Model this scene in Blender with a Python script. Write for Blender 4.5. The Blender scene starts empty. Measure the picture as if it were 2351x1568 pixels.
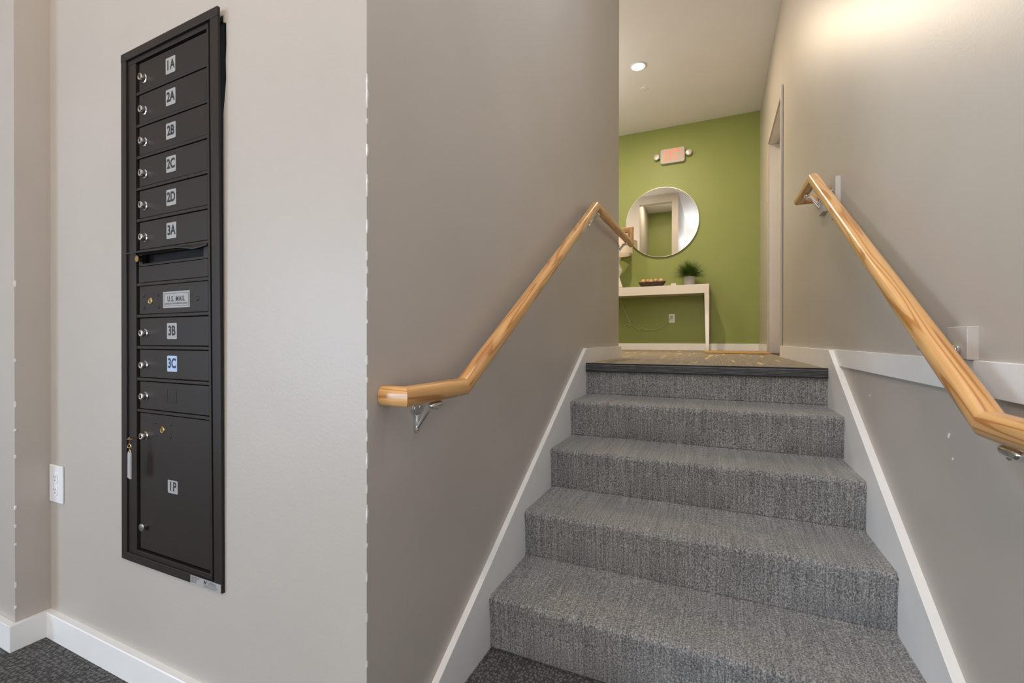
import bpy, bmesh, math, random
from math import sin, cos, pi, radians
from mathutils import Vector, Matrix, Euler

random.seed(7)
scene = bpy.context.scene
C = scene.collection

# ------------------------------------------------------------------ camera
cd = bpy.data.cameras.new('camera')
cd.sensor_width = 36.0
cd.lens = 1040.39 / 2351 * 36.0
cd.clip_start = 0.02
cam = bpy.data.objects.new('camera', cd)
C.objects.link(cam)
cam.matrix_world = (Matrix.Translation((0, 0, 1.024)) @ Matrix.Rotation(0.4244, 4, 'Z')
                    @ Matrix.Rotation(pi / 2 - 0.0029, 4, 'X') @ Matrix.Rotation(0.001, 4, 'Z'))
scene.camera = cam

# ------------------------------------------------------------------ view, world, lights
scene.view_settings.view_transform = 'Standard'
scene.view_settings.look = 'None'
scene.view_settings.gamma = 1.0
scene.view_settings.use_curve_mapping = False
scene.view_settings.exposure = 0.0
scene.cycles.max_bounces = 10
scene.cycles.diffuse_bounces = 8
scene.cycles.glossy_bounces = 5
scene.cycles.sample_clamp_indirect = 4.0

world = bpy.data.worlds.new('world')
scene.world = world
world.use_nodes = True
bgn = world.node_tree.nodes['Background']
bgn.inputs[0].default_value = (0.80, 0.88, 1.0, 1)
bgn.inputs[1].default_value = 0.35


def area_light(name, loc, rot, sx, sy, power, col, spread=180):
    l = bpy.data.lights.new(name, 'AREA')
    l.shape = 'RECTANGLE'; l.size = sx; l.size_y = sy
    l.energy = power; l.color = col; l.spread = radians(spread)
    o = bpy.data.objects.new(name, l); C.objects.link(o)
    o.location = loc; o.rotation_euler = rot
    return o


# unseen area lights added as assumed daylight from behind the camera and the left
area_light('assumed_daylight_front', (-1.35, -4.74, 1.10), (radians(90), 0, 0), 3.4, 1.8, 79, (1.0, 0.93, 0.83))
area_light('assumed_daylight_side', (-4.16, -3.3, 1.10), (radians(90), 0, radians(-90)), 2.1, 1.8, 165, (0.60, 0.78, 1.0))  # added cool light from the left for the right stair wall
area_light('right_fill', (0.46, -1.6, 0.95), (radians(90), 0, radians(90)), 1.4, 1.4, 25, (0.60, 0.78, 1.0))  # added cool fill from the right for the lower left stair wall
area_light('stair_fill', (-0.655, 1.05, 2.50), (radians(90), 0, radians(-90)), 0.30, 0.14, 11, (0.97, 0.98, 1.0))  # unseen fill, added to brighten the right stair wall without touching the left
# recessed downlight of the upper hall (in view)
l = bpy.data.lights.new('hall_downlight_light', 'AREA')
l.shape = 'DISK'; l.size = 0.12; l.energy = 47; l.color = (1.0, 0.80, 0.56)
o = bpy.data.objects.new('hall_downlight_light', l); C.objects.link(o); o.location = (-0.776, 5.0, 3.94)


# ------------------------------------------------------------------ materials
def new_mat(name):
    m = bpy.data.materials.new(name); m.use_nodes = True
    nt = m.node_tree
    b = nt.nodes['Principled BSDF']
    return m, nt, b


def N(nt, t, **kw):
    n = nt.nodes.new(t)
    for k, v in kw.items():
        if k in n.inputs:
            n.inputs[k].default_value = v
        else:
            setattr(n, k, v)
    return n


def col4(c): return (c[0], c[1], c[2], 1)


def ramp(nt, stops, interp='LINEAR'):
    r = nt.nodes.new('ShaderNodeValToRGB')
    r.color_ramp.interpolation = interp
    e = r.color_ramp.elements
    while len(e) < len(stops): e.new(0.5)
    for i, (p, c) in enumerate(stops):
        e[i].position = p; e[i].color = col4(c)
    return r


def mat_noise(name, c, rough=0.5, var=0.06, scale=6.0, bump=0.0, bscale=200.0, metal=0.0, spec=0.5, coat=0.0, dist=0.002):
    m, nt, b = new_mat(name)
    tc = N(nt, 'ShaderNodeTexCoord')
    n = N(nt, 'ShaderNodeTexNoise', Scale=scale, Detail=5.0)
    nt.links.new(tc.outputs['Object'], n.inputs['Vector'])
    lo = [max(0, x * (1 - var)) for x in c]; hi = [min(1, x * (1 + var)) for x in c]
    r = ramp(nt, [(0.3, lo), (0.7, hi)])
    nt.links.new(n.outputs[0], r.inputs[0])
    nt.links.new(r.outputs[0], b.inputs['Base Color'])
    b.inputs['Roughness'].default_value = rough
    b.inputs['Metallic'].default_value = metal
    b.inputs['Specular IOR Level'].default_value = spec
    b.inputs['Coat Weight'].default_value = coat
    if bump > 0:
        n2 = N(nt, 'ShaderNodeTexNoise', Scale=bscale, Detail=3.0)
        nt.links.new(tc.outputs['Object'], n2.inputs['Vector'])
        bp = N(nt, 'ShaderNodeBump', Strength=bump, Distance=dist)
        nt.links.new(n2.outputs[0], bp.inputs['Height'])
        nt.links.new(bp.outputs[0], b.inputs['Normal'])
    return m


PAINT = (0.465, 0.427, 0.386)
M_wall = mat_noise('taupe_wall_paint', PAINT, 0.42, 0.025, 3.0, 0.25, 130.0, dist=0.0012)
M_green = mat_noise('green_wall_paint', (0.250, 0.295, 0.078), 0.5, 0.02, 3.0, 0.2, 130.0, dist=0.0012)
M_ceil = mat_noise('ceiling_paint', (0.83, 0.83, 0.86), 0.7, 0.015, 3.0, 0.1, 150.0)
M_trim = mat_noise('white_trim_paint', (0.82, 0.82, 0.815), 0.35, 0.02, 9.0, 0.12, 60.0, dist=0.001)
M_greytrim = mat_noise('grey_trim_paint', (0.52, 0.49, 0.46), 0.4, 0.02, 9.0, 0.12, 60.0, dist=0.001)
M_chip = mat_noise('bare_plaster', (0.85, 0.83, 0.80), 0.8, 0.05, 90.0)
M_bronze = mat_noise('dark_bronze_paint', (0.024, 0.0185, 0.015), 0.45, 0.05, 14.0, 0.12, 400.0, spec=0.25, dist=0.0006)
M_black = mat_noise('black_void', (0.006, 0.006, 0.006), 0.9, 0.1)
M_chrome = mat_noise('chrome', (0.80, 0.79, 0.78), 0.10, 0.03, 30.0, metal=1.0)
M_nickel = mat_noise('brushed_nickel', (0.55, 0.54, 0.53), 0.28, 0.05, 60.0, metal=1.0)
M_brass = mat_noise('brass', (0.62, 0.45, 0.20), 0.25, 0.06, 60.0, metal=1.0)
M_copper = mat_noise('copper_key', (0.42, 0.22, 0.14), 0.3, 0.06, 60.0, metal=1.0)
M_label = mat_noise('silver_label', (0.34, 0.34, 0.335), 0.45, 0.03, 40.0)
M_labelblue = mat_noise('pale_blue_label', (0.38, 0.50, 0.72), 0.4, 0.03, 40.0)
M_ink = mat_noise('black_ink', (0.012, 0.012, 0.014), 0.6, 0.05)
M_inkblue = mat_noise('navy_ink', (0.010, 0.022, 0.085), 0.6, 0.05)
M_inkgrey = mat_noise('grey_ink', (0.14, 0.14, 0.14), 0.6, 0.05)
M_plate = mat_noise('white_plastic', (0.80, 0.81, 0.82), 0.35, 0.01, 20.0)
M_socket = mat_noise('socket_shadow', (0.03, 0.03, 0.03), 0.6, 0.05)
M_lacquer = mat_noise('white_lacquer', (0.74, 0.70, 0.64), 0.12, 0.01, 10.0, coat=0.5)
M_silver = mat_noise('champagne_metal', (0.72, 0.68, 0.60), 0.25, 0.03, 30.0, metal=1.0)
M_pot = mat_noise('pale_grey_ceramic', (0.52, 0.50, 0.49), 0.7, 0.12, 40.0, 0.3, 90.0)
M_darkwood = mat_noise('dark_carved_wood', (0.055, 0.032, 0.022), 0.6, 0.45, 60.0, 0.6, 80.0)
M_ball = mat_noise('pale_wood_ball', (0.62, 0.38, 0.18), 0.5, 0.12, 30.0)
M_shade = mat_noise('linen_lamp_shade', (0.70, 0.63, 0.52), 0.9, 0.03, 200.0, 0.3, 400.0)
M_ceramic = mat_noise('cream_ceramic', (0.72, 0.68, 0.62), 0.3, 0.02)
M_cord = mat_noise('clear_cord', (0.48, 0.43, 0.30), 0.35, 0.05)
M_rubber = mat_noise('dark_rubber', (0.060, 0.062, 0.068), 0.5, 0.22, 25.0, 0.2, 300.0)
M_rubberdark = mat_noise('black_rubber_groove', (0.012, 0.012, 0.013), 0.7, 0.1)
M_exitbody = mat_noise('exit_body_plastic', (0.50, 0.47, 0.43), 0.5, 0.02)
M_lens = mat_noise('lamp_reflector', (0.72, 0.68, 0.60), 0.3, 0.2, 120.0, metal=0.4)


def mat_emit(name, c, s):
    m, nt, b = new_mat(name)
    b.inputs['Base Color'].default_value = col4(c)
    b.inputs['Emission Color'].default_value = col4(c)
    b.inputs['Emission Strength'].default_value = s
    return m


M_exitred = mat_emit('exit_letters', (1.0, 0.20, 0.12), 0.62)
M_led = mat_emit('downlight_lens', (1.0, 0.86, 0.62), 9.0)

# mirror
M_mirror, nt, b = new_mat('mirror_glass')
b.inputs['Base Color'].default_value = (0.90, 0.90, 0.88, 1)
b.inputs['Metallic'].default_value = 1.0
b.inputs['Roughness'].default_value = 0.01

# clear plastic of the key tag
M_clear, nt, b = new_mat('clear_plastic')
b.inputs['Base Color'].default_value = (0.75, 0.76, 0.77, 1)
b.inputs['Roughness'].default_value = 0.15
b.inputs['Alpha'].default_value = 0.55

M_glass, nt, b = new_mat('window_glass')
b.inputs['Base Color'].default_value = (0.9, 0.95, 1, 1)
b.inputs['Roughness'].default_value = 0.0
b.inputs['Transmission Weight'].default_value = 1.0


def mat_wood(name, c0, c1, c2, rough=0.28, rings=12.0, off=0.0):
    """pine with long growth lines along local X"""
    m, nt, b = new_mat(name)
    tc = N(nt, 'ShaderNodeTexCoord')
    oi = N(nt, 'ShaderNodeObjectInfo')
    mul = N(nt, 'ShaderNodeMath', operation='MULTIPLY'); mul.inputs[1].default_value = 7.0
    nt.links.new(oi.outputs['Random'], mul.inputs[0])
    cmb = N(nt, 'ShaderNodeCombineXYZ')
    nt.links.new(mul.outputs[0], cmb.inputs[0])
    add = N(nt, 'ShaderNodeVectorMath', operation='ADD')
    nt.links.new(tc.outputs['Object'], add.inputs[0]); nt.links.new(cmb.outputs[0], add.inputs[1])
    mp = N(nt, 'ShaderNodeMapping'); mp.inputs['Scale'].default_value = (0.55, 11.0, 11.0)
    mp.inputs['Location'].default_value = (off, 0.08, 0.13)
    nt.links.new(add.outputs[0], mp.inputs[0])
    n0 = N(nt, 'ShaderNodeTexNoise', Scale=1.3, Detail=2.0)
    nt.links.new(mp.outputs[0], n0.inputs['Vector'])
    mm = N(nt, 'ShaderNodeMath', operation='MULTIPLY'); mm.inputs[1].default_value = rings * 2 * pi
    nt.links.new(n0.outputs[0], mm.inputs[0])
    sn = N(nt, 'ShaderNodeMath', operation='SINE'); nt.links.new(mm.outputs[0], sn.inputs[0])
    r = ramp(nt, [(0.0, c1), (0.5, c0), (0.80, c0), (0.95, c2), (1.0, c2)])
    mr = N(nt, 'ShaderNodeMapRange'); mr.inputs['From Min'].default_value = -1; mr.inputs['From Max'].default_value = 1
    nt.links.new(sn.outputs[0], mr.inputs[0]); nt.links.new(mr.outputs[0], r.inputs[0])
    mp2 = N(nt, 'ShaderNodeMapping'); mp2.inputs['Scale'].default_value = (8, 260, 260)
    nt.links.new(tc.outputs['Object'], mp2.inputs[0])
    n2 = N(nt, 'ShaderNodeTexNoise', Scale=1.0, Detail=3.0)
    nt.links.new(mp2.outputs[0], n2.inputs['Vector'])
    mx = N(nt, 'ShaderNodeMix', data_type='RGBA', blend_type='MULTIPLY')
    mx.inputs[0].default_value = 0.30
    nt.links.new(r.outputs[0], mx.inputs[6]); nt.links.new(n2.outputs[0], mx.inputs[7])
    bc = N(nt, 'ShaderNodeBrightContrast'); bc.inputs['Bright'].default_value = 0.0
    nt.links.new(mx.outputs[2], bc.inputs[0])
    nt.links.new(bc.outputs[0], b.inputs['Base Color'])
    b.inputs['Roughness'].default_value = rough
    b.inputs['Coat Weight'].default_value = 0.2
    b.inputs['Coat Roughness'].default_value = 0.15
    return m


M_wood = mat_wood('varnished_pine', (0.72, 0.39, 0.145), (0.78, 0.45, 0.18), (0.50, 0.215, 0.055))


def mat_stair_carpet():
    m, nt, b = new_mat('grey_stair_carpet')
    tc = N(nt, 'ShaderNodeTexCoord')
    v = N(nt, 'ShaderNodeTexNoise', Scale=260.0, Detail=2.0, Roughness=0.6)
    mp0 = N(nt, 'ShaderNodeMapping'); mp0.inputs['Scale'].default_value = (1.0, 0.75, 0.75)
    nt.links.new(tc.outputs['Object'], mp0.inputs[0]); nt.links.new(mp0.outputs[0], v.inputs['Vector'])
    # ribs that run up the risers and back over the treads
    mp = N(nt, 'ShaderNodeMapping'); mp.inputs['Scale'].default_value = (210, 5, 5)
    nt.links.new(tc.outputs['Object'], mp.inputs[0])
    rib = N(nt, 'ShaderNodeTexNoise', Scale=1.0, Detail=1.0)
    nt.links.new(mp.outputs[0], rib.inputs['Vector'])
    big = N(nt, 'ShaderNodeTexNoise', Scale=5.0, Detail=2.0)
    nt.links.new(tc.outputs['Object'], big.inputs['Vector'])
    a = N(nt, 'ShaderNodeMath', operation='MULTIPLY_ADD'); a.inputs[1].default_value = 0.28
    nt.links.new(rib.outputs[0], a.inputs[0]); nt.links.new(v.outputs[0], a.inputs[2])
    r = ramp(nt, [(0.42, (0.06, 0.06, 0.06)), (0.64, (0.215, 0.215, 0.215)), (0.86, (0.46, 0.46, 0.46))])
    nt.links.new(a.outputs[0], r.inputs[0])
    hs = N(nt, 'ShaderNodeMix', data_type='RGBA', blend_type='MULTIPLY'); hs.inputs[0].default_value = 1.0
    r2 = ramp(nt, [(0.3, (0.90, 0.90, 0.90)), (0.7, (1, 1, 1))])
    nt.links.new(big.outputs[0], r2.inputs[0])
    nt.links.new(r.outputs[0], hs.inputs[6]); nt.links.new(r2.outputs[0], hs.inputs[7])
    nt.links.new(hs.outputs[2], b.inputs['Base Color'])
    b.inputs['Roughness'].default_value = 0.95
    b.inputs['Specular IOR Level'].default_value = 0.15
    b.inputs['Sheen Weight'].default_value = 0.25
    bp = N(nt, 'ShaderNodeBump', Strength=0.8, Distance=0.004)
    nt.links.new(a.outputs[0], bp.inputs['Height']); nt.links.new(bp.outputs[0], b.inputs['Normal'])
    return m


M_stair = mat_stair_carpet()


def mat_floor_carpet():
    """coarse looped carpet: rows of loops along X"""
    m, nt, b = new_mat('looped_grey_carpet')
    tc = N(nt, 'ShaderNodeTexCoord')
    mp = N(nt, 'ShaderNodeMapping'); mp.inputs['Scale'].default_value = (120, 88, 1)
    nt.links.new(tc.outputs['Object'], mp.inputs[0])
    vo = N(nt, 'ShaderNodeTexVoronoi', Scale=1.0, Randomness=0.55)
    nt.links.new(mp.outputs[0], vo.inputs['Vector'])
    n = N(nt, 'ShaderNodeTexNoise', Scale=420.0, Detail=2.0)
    nt.links.new(tc.outputs['Object'], n.inputs['Vector'])
    a = N(nt, 'ShaderNodeMath', operation='MULTIPLY_ADD'); a.inputs[1].default_value = -0.9
    nt.links.new(vo.outputs['Distance'], a.inputs[0]); nt.links.new(n.outputs[0], a.inputs[2])
    r = ramp(nt, [(-0.0, (0.07, 0.07, 0.07)), (0.10, (0.14, 0.14, 0.14)), (0.46, (0.26, 0.26, 0.26))])
    nt.links.new(a.outputs[0], r.inputs[0])
    nt.links.new(r.outputs[0], b.inputs['Base Color'])
    b.inputs['Roughness'].default_value = 0.95
    b.inputs['Specular IOR Level'].default_value = 0.15
    bp = N(nt, 'ShaderNodeBump', Strength=0.9, Distance=0.006)
    nt.links.new(a.outputs[0], bp.inputs['Height']); nt.links.new(bp.outputs[0], b.inputs['Normal'])
    return m


M_floor = mat_floor_carpet()


def mat_hall_carpet():
    """beige-brown carpet tile with fine lines, yellow dashes and blue-grey patches"""
    m, nt, b = new_mat('hall_carpet')
    tc = N(nt, 'ShaderNodeTexCoord')
    mp = N(nt, 'ShaderNodeMapping'); mp.inputs['Scale'].default_value = (190, 2.2, 1)
    nt.links.new(tc.outputs['Object'], mp.inputs[0])
    line = N(nt, 'ShaderNodeTexNoise', Scale=1.0, Detail=2.0); nt.links.new(mp.outputs[0], line.inputs['Vector'])
    base = ramp(nt, [(0.35, (0.20, 0.165, 0.12)), (0.65, (0.34, 0.28, 0.20))])
    nt.links.new(line.outputs[0], base.inputs[0])
    mp2 = N(nt, 'ShaderNodeMapping'); mp2.inputs['Scale'].default_value = (26, 1.5, 1)
    nt.links.new(tc.outputs['Object'], mp2.inputs[0])
    yn = N(nt, 'ShaderNodeTexNoise', Scale=1.0, Detail=0.0); nt.links.new(mp2.outputs[0], yn.inputs['Vector'])
    yr = ramp(nt, [(0.70, (0, 0, 0)), (0.73, (1, 1, 1))])
    nt.links.new(yn.outputs[0], yr.inputs[0])
    m1 = N(nt, 'ShaderNodeMix', data_type='RGBA'); nt.links.new(yr.outputs[0], m1.inputs[0])
    nt.links.new(base.outputs[0], m1.inputs[6]); m1.inputs[7].default_value = (0.62, 0.46, 0.17, 1)
    bn = N(nt, 'ShaderNodeTexNoise', Scale=2.2, Detail=3.0); nt.links.new(tc.outputs['Object'], bn.inputs['Vector'])
    br = ramp(nt, [(0.58, (0, 0, 0)), (0.68, (0.5, 0.5, 0.5))])
    nt.links.new(bn.outputs[0], br.inputs[0])
    m2 = N(nt, 'ShaderNodeMix', data_type='RGBA'); nt.links.new(br.outputs[0], m2.inputs[0])
    nt.links.new(m1.outputs[2], m2.inputs[6]); m2.inputs[7].default_value = (0.20, 0.23, 0.23, 1)
    nt.links.new(m2.outputs[2], b.inputs['Base Color'])
    b.inputs['Roughness'].default_value = 0.9
    bp = N(nt, 'ShaderNodeBump', Strength=0.5, Distance=0.003)
    nt.links.new(line.outputs[0], bp.inputs['Height']); nt.links.new(bp.outputs[0], b.inputs['Normal'])
    return m


M_hallfloor = mat_hall_carpet()
M_mat = mat_noise('coir_mat', (0.46, 0.27, 0.10), 0.95, 0.3, 160.0, 0.6, 300.0)
M_leaf = None
m, nt, b = new_mat('grass_blades')
tc = N(nt, 'ShaderNodeTexCoord')
n = N(nt, 'ShaderNodeTexNoise', Scale=40.0, Detail=2.0)
nt.links.new(tc.outputs['Object'], n.inputs['Vector'])
r = ramp(nt, [(0.35, (0.020, 0.060, 0.008)), (0.65, (0.13, 0.24, 0.02))])
nt.links.new(n.outputs[0], r.inputs[0]); nt.links.new(r.outputs[0], b.inputs['Base Color'])
b.inputs['Roughness'].default_value = 0.5
M_leaf = m


# ------------------------------------------------------------------ mesh helpers
def finish(name, bm, mat, parent=None, smooth=False, loc=None, mw=None, bevel=0.0, bseg=2):
    bmesh.ops.recalc_face_normals(bm, faces=bm.faces)
    me = bpy.data.meshes.new(name)
    bm.to_mesh(me); bm.free()
    mats = mat if isinstance(mat, (list, tuple)) else [mat]
    for k in mats: me.materials.append(k)
    if smooth:
        me.polygons.foreach_set('use_smooth', [True] * len(me.polygons))
        try:
            me.set_sharp_from_angle(angle=radians(38))
        except Exception:
            pass
    o = bpy.data.objects.new(name, me); C.objects.link(o)
    if parent is not None: o.parent = parent
    if mw is not None: o.matrix_local = mw
    elif loc is not None: o.location = loc
    if bevel > 0:
        bv = o.modifiers.new('bevel', 'BEVEL'); bv.width = bevel; bv.segments = bseg
        bv.limit_method = 'ANGLE'; bv.angle_limit = radians(40)
    return o


def box(bm, x0, x1, y0, y1, z0, z1, mi=0):
    v = [bm.verts.new(p) for p in ((x0, y0, z0), (x1, y0, z0), (x1, y1, z0), (x0, y1, z0),
                                   (x0, y0, z1), (x1, y0, z1), (x1, y1, z1), (x0, y1, z1))]
    for f in ((0, 3, 2, 1), (4, 5, 6, 7), (0, 1, 5, 4), (1, 2, 6, 5), (2, 3, 7, 6), (3, 0, 4, 7)):
        fc = bm.faces.new([v[i] for i in f]); fc.material_index = mi
    return v


def prism(bm, pts, axis, a0, a1, mi=0):
    """pts: 2D outline; axis 'x': (y,z) outline extruded x a0..a1; 'y': (x,z); 'z': (x,y)"""
    def mk(p, a):
        return {'x': (a, p[0], p[1]), 'y': (p[0], a, p[1]), 'z': (p[0], p[1], a)}[axis]
    A = [bm.verts.new(mk(p, a0)) for p in pts]; B = [bm.verts.new(mk(p, a1)) for p in pts]
    f = bm.faces.new(A); f.material_index = mi
    f = bm.faces.new(B[::-1]); f.material_index = mi
    n = len(pts)
    for i in range(n):
        f = bm.faces.new((A[i], B[i], B[(i + 1) % n], A[(i + 1) % n])); f.material_index = mi


def loft(bm, rings, closed_ends=True, mi=0, cyc=True):
    vs = [[bm.verts.new(p) for p in r] for r in rings]
    n = len(rings[0])
    for a, b2 in zip(vs[:-1], vs[1:]):
        for i in range(n if cyc else n - 1):
            f = bm.faces.new((a[i], a[(i + 1) % n], b2[(i + 1) % n], b2[i])); f.material_index = mi
    if closed_ends:
        f = bm.faces.new(vs[0][::-1]); f.material_index = mi
        f = bm.faces.new(vs[-1]); f.material_index = mi


def ring_pts(c, r, ax1, ax2, n=20):
    c = Vector(c); ax1 = Vector(ax1); ax2 = Vector(ax2)
    return [c + ax1 * (r * cos(2 * pi * i / n)) + ax2 * (r * sin(2 * pi * i / n)) for i in range(n)]


def cyl(bm, p0, p1, r0, r1=None, n=20, mi=0):
    if r1 is None: r1 = r0
    d = (Vector(p1) - Vector(p0)).normalized()
    u = d.orthogonal().normalized(); w = d.cross(u)
    loft(bm, [ring_pts(p0, r0, u, w, n), ring_pts(p1, r1, u, w, n)], True, mi)


def lathe(bm, c, axis, prof, n=28, mi=0, caps=True):
    """prof: (radius, height) pairs along axis"""
    d = Vector(axis).normalized(); u = d.orthogonal().normalized(); w = d.cross(u)
    loft(bm, [ring_pts(Vector(c) + d * h, max(r, 1e-5), u, w, n) for r, h in prof], caps, mi)


def tube(bm, pts, r, n=10, mi=0, flat=None):
    pts = [Vector(p) for p in pts]
    rings = []
    prev = None
    for i, p in enumerate(pts):
        d = (pts[min(i + 1, len(pts) - 1)] - pts[max(i - 1, 0)]).normalized()
        if prev is None: u = d.orthogonal().normalized()
        else:
            u = prev - d * prev.dot(d)
            u = u.normalized() if u.length > 1e-6 else d.orthogonal().normalized()
        w = d.cross(u); prev = u
        rr = r[i] if isinstance(r, (list, tuple)) else r
        rings.append(ring_pts(p, rr, u, w, n))
    loft(bm, rings, True, mi)


def catmull(pts, k=6):
    P = [Vector(p) for p in pts]
    P = [P[0]] + P + [P[-1]]
    out = []
    for i in range(1, len(P) - 2):
        for j in range(k):
            t = j / k
            out.append(0.5 * ((2 * P[i]) + (P[i + 1] - P[i - 1]) * t + (2 * P[i - 1] - 5 * P[i] + 4 * P[i + 1] - P[i + 2]) * t * t
                              + (3 * P[i] - P[i - 1] - 3 * P[i + 1] + P[i + 2]) * t ** 3))
    out.append(P[-2])
    return out


def empty(name, loc, label=None, cat=None, group=None):
    o = bpy.data.objects.new(name, None); C.objects.link(o); o.location = loc
    o.empty_display_size = 0.1
    if label: o['label'] = label
    if cat: o['category'] = cat
    if group: o['group'] = group
    return o


def tag(o, label, cat, group=None):
    o['label'] = label; o['category'] = cat
    if group: o['group'] = group
    return o


def struct(name, bm, mat, parent=None, **kw):
    o = finish(name, bm, mat, parent, **kw)
    if parent is None: o['kind'] = 'structure'
    return o


def text_bm(body, size, sx=1.0, bold=0.0, align='CENTER', depth=0.0, mi=0, sp=1.0):
    """flat lettering in local XZ plane facing -Y; returns a bmesh"""
    cu = bpy.data.curves.new('txt', 'FONT')
    cu.body = body; cu.size = size; cu.align_x = align; cu.align_y = 'CENTER'
    cu.offset = bold; cu.space_character = sp; cu.extrude = depth; cu.resolution_u = 3
    o = bpy.data.objects.new('txt', cu); C.objects.link(o)
    dg = bpy.context.evaluated_depsgraph_get()
    me = bpy.data.meshes.new_from_object(o.evaluated_get(dg))
    bm = bmesh.new(); bm.from_mesh(me)
    bpy.data.objects.remove(o); bpy.data.curves.remove(cu); bpy.data.meshes.remove(me)
    bmesh.ops.transform(bm, matrix=Matrix.Rotation(pi / 2, 4, 'X') @ Matrix.Diagonal((sx, 1, 1, 1)), verts=bm.verts)
    for f in bm.faces: f.material_index = mi
    return bm


def merge(dst, src, loc=(0, 0, 0), mi=None):
    me = bpy.data.meshes.new('tmp'); src.to_mesh(me); src.free()
    me.transform(Matrix.Translation(loc))
    n0 = len(dst.faces)
    dst.from_mesh(me)
    dst.faces.ensure_lookup_table()
    if mi is not None:
        for f in dst.faces[n0:]: f.material_index = mi
    bpy.data.meshes.remove(me)


# ------------------------------------------------------------------ dimensions
ZC = 3.968            # ceiling
ZL = 0.890            # landing level
H, G = 0.178, 0.3028  # riser, going
Y0 = 2.5407           # edge of the landing
YW = 0.778            # mailbox wall plane
XWL, XWR = -0.7027, 0.4995   # stair side walls
XFL, XFR = -0.6836, 0.4755   # faces of the stair skirts
YE = 3.589            # end of left stair wall
YB = 6.60             # green wall
FX0, FX1, FZ0, FZ1 = -1.659, -1.183, 0.356, 1.892   # mailbox frame

# ------------------------------------------------------------------ floors, ceiling
bm = bmesh.new(); box(bm, -4.2, 0.62, -4.9, Y0 - 4 * G + 0.03, -0.12, 0.0)
o = struct('floor', bm, M_floor)
bm = bmesh.new(); box(bm, -3.2, 1.9, Y0 + 0.012, YB + 0.12, ZL - 0.16, ZL)
struct('floor_landing', bm, M_hallfloor)
bm = bmesh.new(); box(bm, -4.2, 1.9, -4.9, YB + 0.12, ZC, ZC + 0.12)
struct('ceiling', bm, M_ceil)

# ------------------------------------------------------------------ walls
# mailbox wall, with the opening the mailbox sits in
hx0, hx1, hz0, hz1 = FX0 + 0.012, FX1 - 0.006, FZ0 + 0.012, FZ1 - 0.012
bm = bmesh.new()
box(bm, -2.119, hx0, YW, YW + 0.14, 0, ZC)
box(bm, hx1 + 0.016, XWL - 0.12, YW, YW + 0.14, 0, ZC)
prism(bm, [(hx1, 0), (hx1 + 0.016, 0), (hx1 + 0.016, ZC), (hx1, ZC), (hx1, 1.862), (hx1 + 0.012, 1.858), (hx1 + 0.013, 1.80), (hx1 + 0.0105, 1.76), (hx1 + 0.012, 1.71), (hx1 + 0.006, 1.66), (hx1, 1.62)], 'y', YW, YW + 0.14)
box(bm, hx0, hx1, YW, YW + 0.14, 0, hz0)
box(bm, hx0, hx1, YW, YW + 0.14, hz1, ZC)
wall_front = struct('wall_front', bm, M_wall)
# stair wall on the left (its end is seen where the green wall begins)
bm = bmesh.new(); box(bm, XWL - 0.12, XWL, YW, YE, -0.1, ZC)
wall_left = struct('wall_left', bm, M_wall)
# pier at the far left of the foyer
bm = bmesh.new(); box(bm, -4.2, -2.119, 0.689, 0.918, 0, ZC)
wall_pier = struct('wall_pier', bm, M_wall)
bm = bmesh.new()
box(bm, -4.32, -4.2, -4.9, -4.42, 0, ZC); box(bm, -4.32, -4.2, -2.18, 0.9, 0, ZC)
box(bm, -4.32, -4.2, -4.42, -2.18, 0, 0.18); box(bm, -4.32, -4.2, -4.42, -2.18, 2.52, ZC)
struct('wall_foyer_left', bm, M_wall)
# right wall with the doorway in the upper hall
DY0, DY1, DZ = 4.412, 5.437, 3.085
bm = bmesh.new()
box(bm, XWR, XWR + 0.18, -4.9, -2.38, -0.1, ZC)
box(bm, XWR, XWR + 0.18, -0.82, DY0, -0.1, ZC)
box(bm, XWR, XWR + 0.18, -2.38, -0.82, -0.1, 0.22)
box(bm, XWR, XWR + 0.18, -2.38, -0.82, 2.18, ZC)
box(bm, XWR, XWR + 0.18, DY1, YB + 0.12, ZL - 0.1, ZC)
box(bm, XWR, XWR + 0.18, DY0, DY1, DZ, ZC)
wall_right = struct('wall_right', bm, M_wall)
# green back wall
bm = bmesh.new(); box(bm, -3.2, XWR, YB, YB + 0.12, ZL - 0.1, ZC)
struct('wall_back', bm, M_green)
bm = bmesh.new(); box(bm, -2.72, -2.6, 3.47, YB, ZL - 0.1, ZC)
struct('wall_hall_left', bm, M_wall)
# hall wall beyond the stair wall with the opening seen in the mirror
bm = bmesh.new()
box(bm, -2.6, -1.45, 3.47, YE, ZL - 0.1, ZC)
box(bm, -1.45, XWL - 0.12, 3.47, YE, 3.80, ZC)
struct('wall_hall_near', bm, M_wall)
bm = bmesh.new(); box(bm, -1.45, XWL - 0.12, 2.1, 2.22, ZL - 0.1, ZC)
struct('wall_alcove_green', bm, M_green)
bm = bmesh.new(); box(bm, -1.57, -1.45, 2.1, 3.47, ZL - 0.1, ZC)
struct('wall_alcove_side', bm, M_wall)
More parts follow.
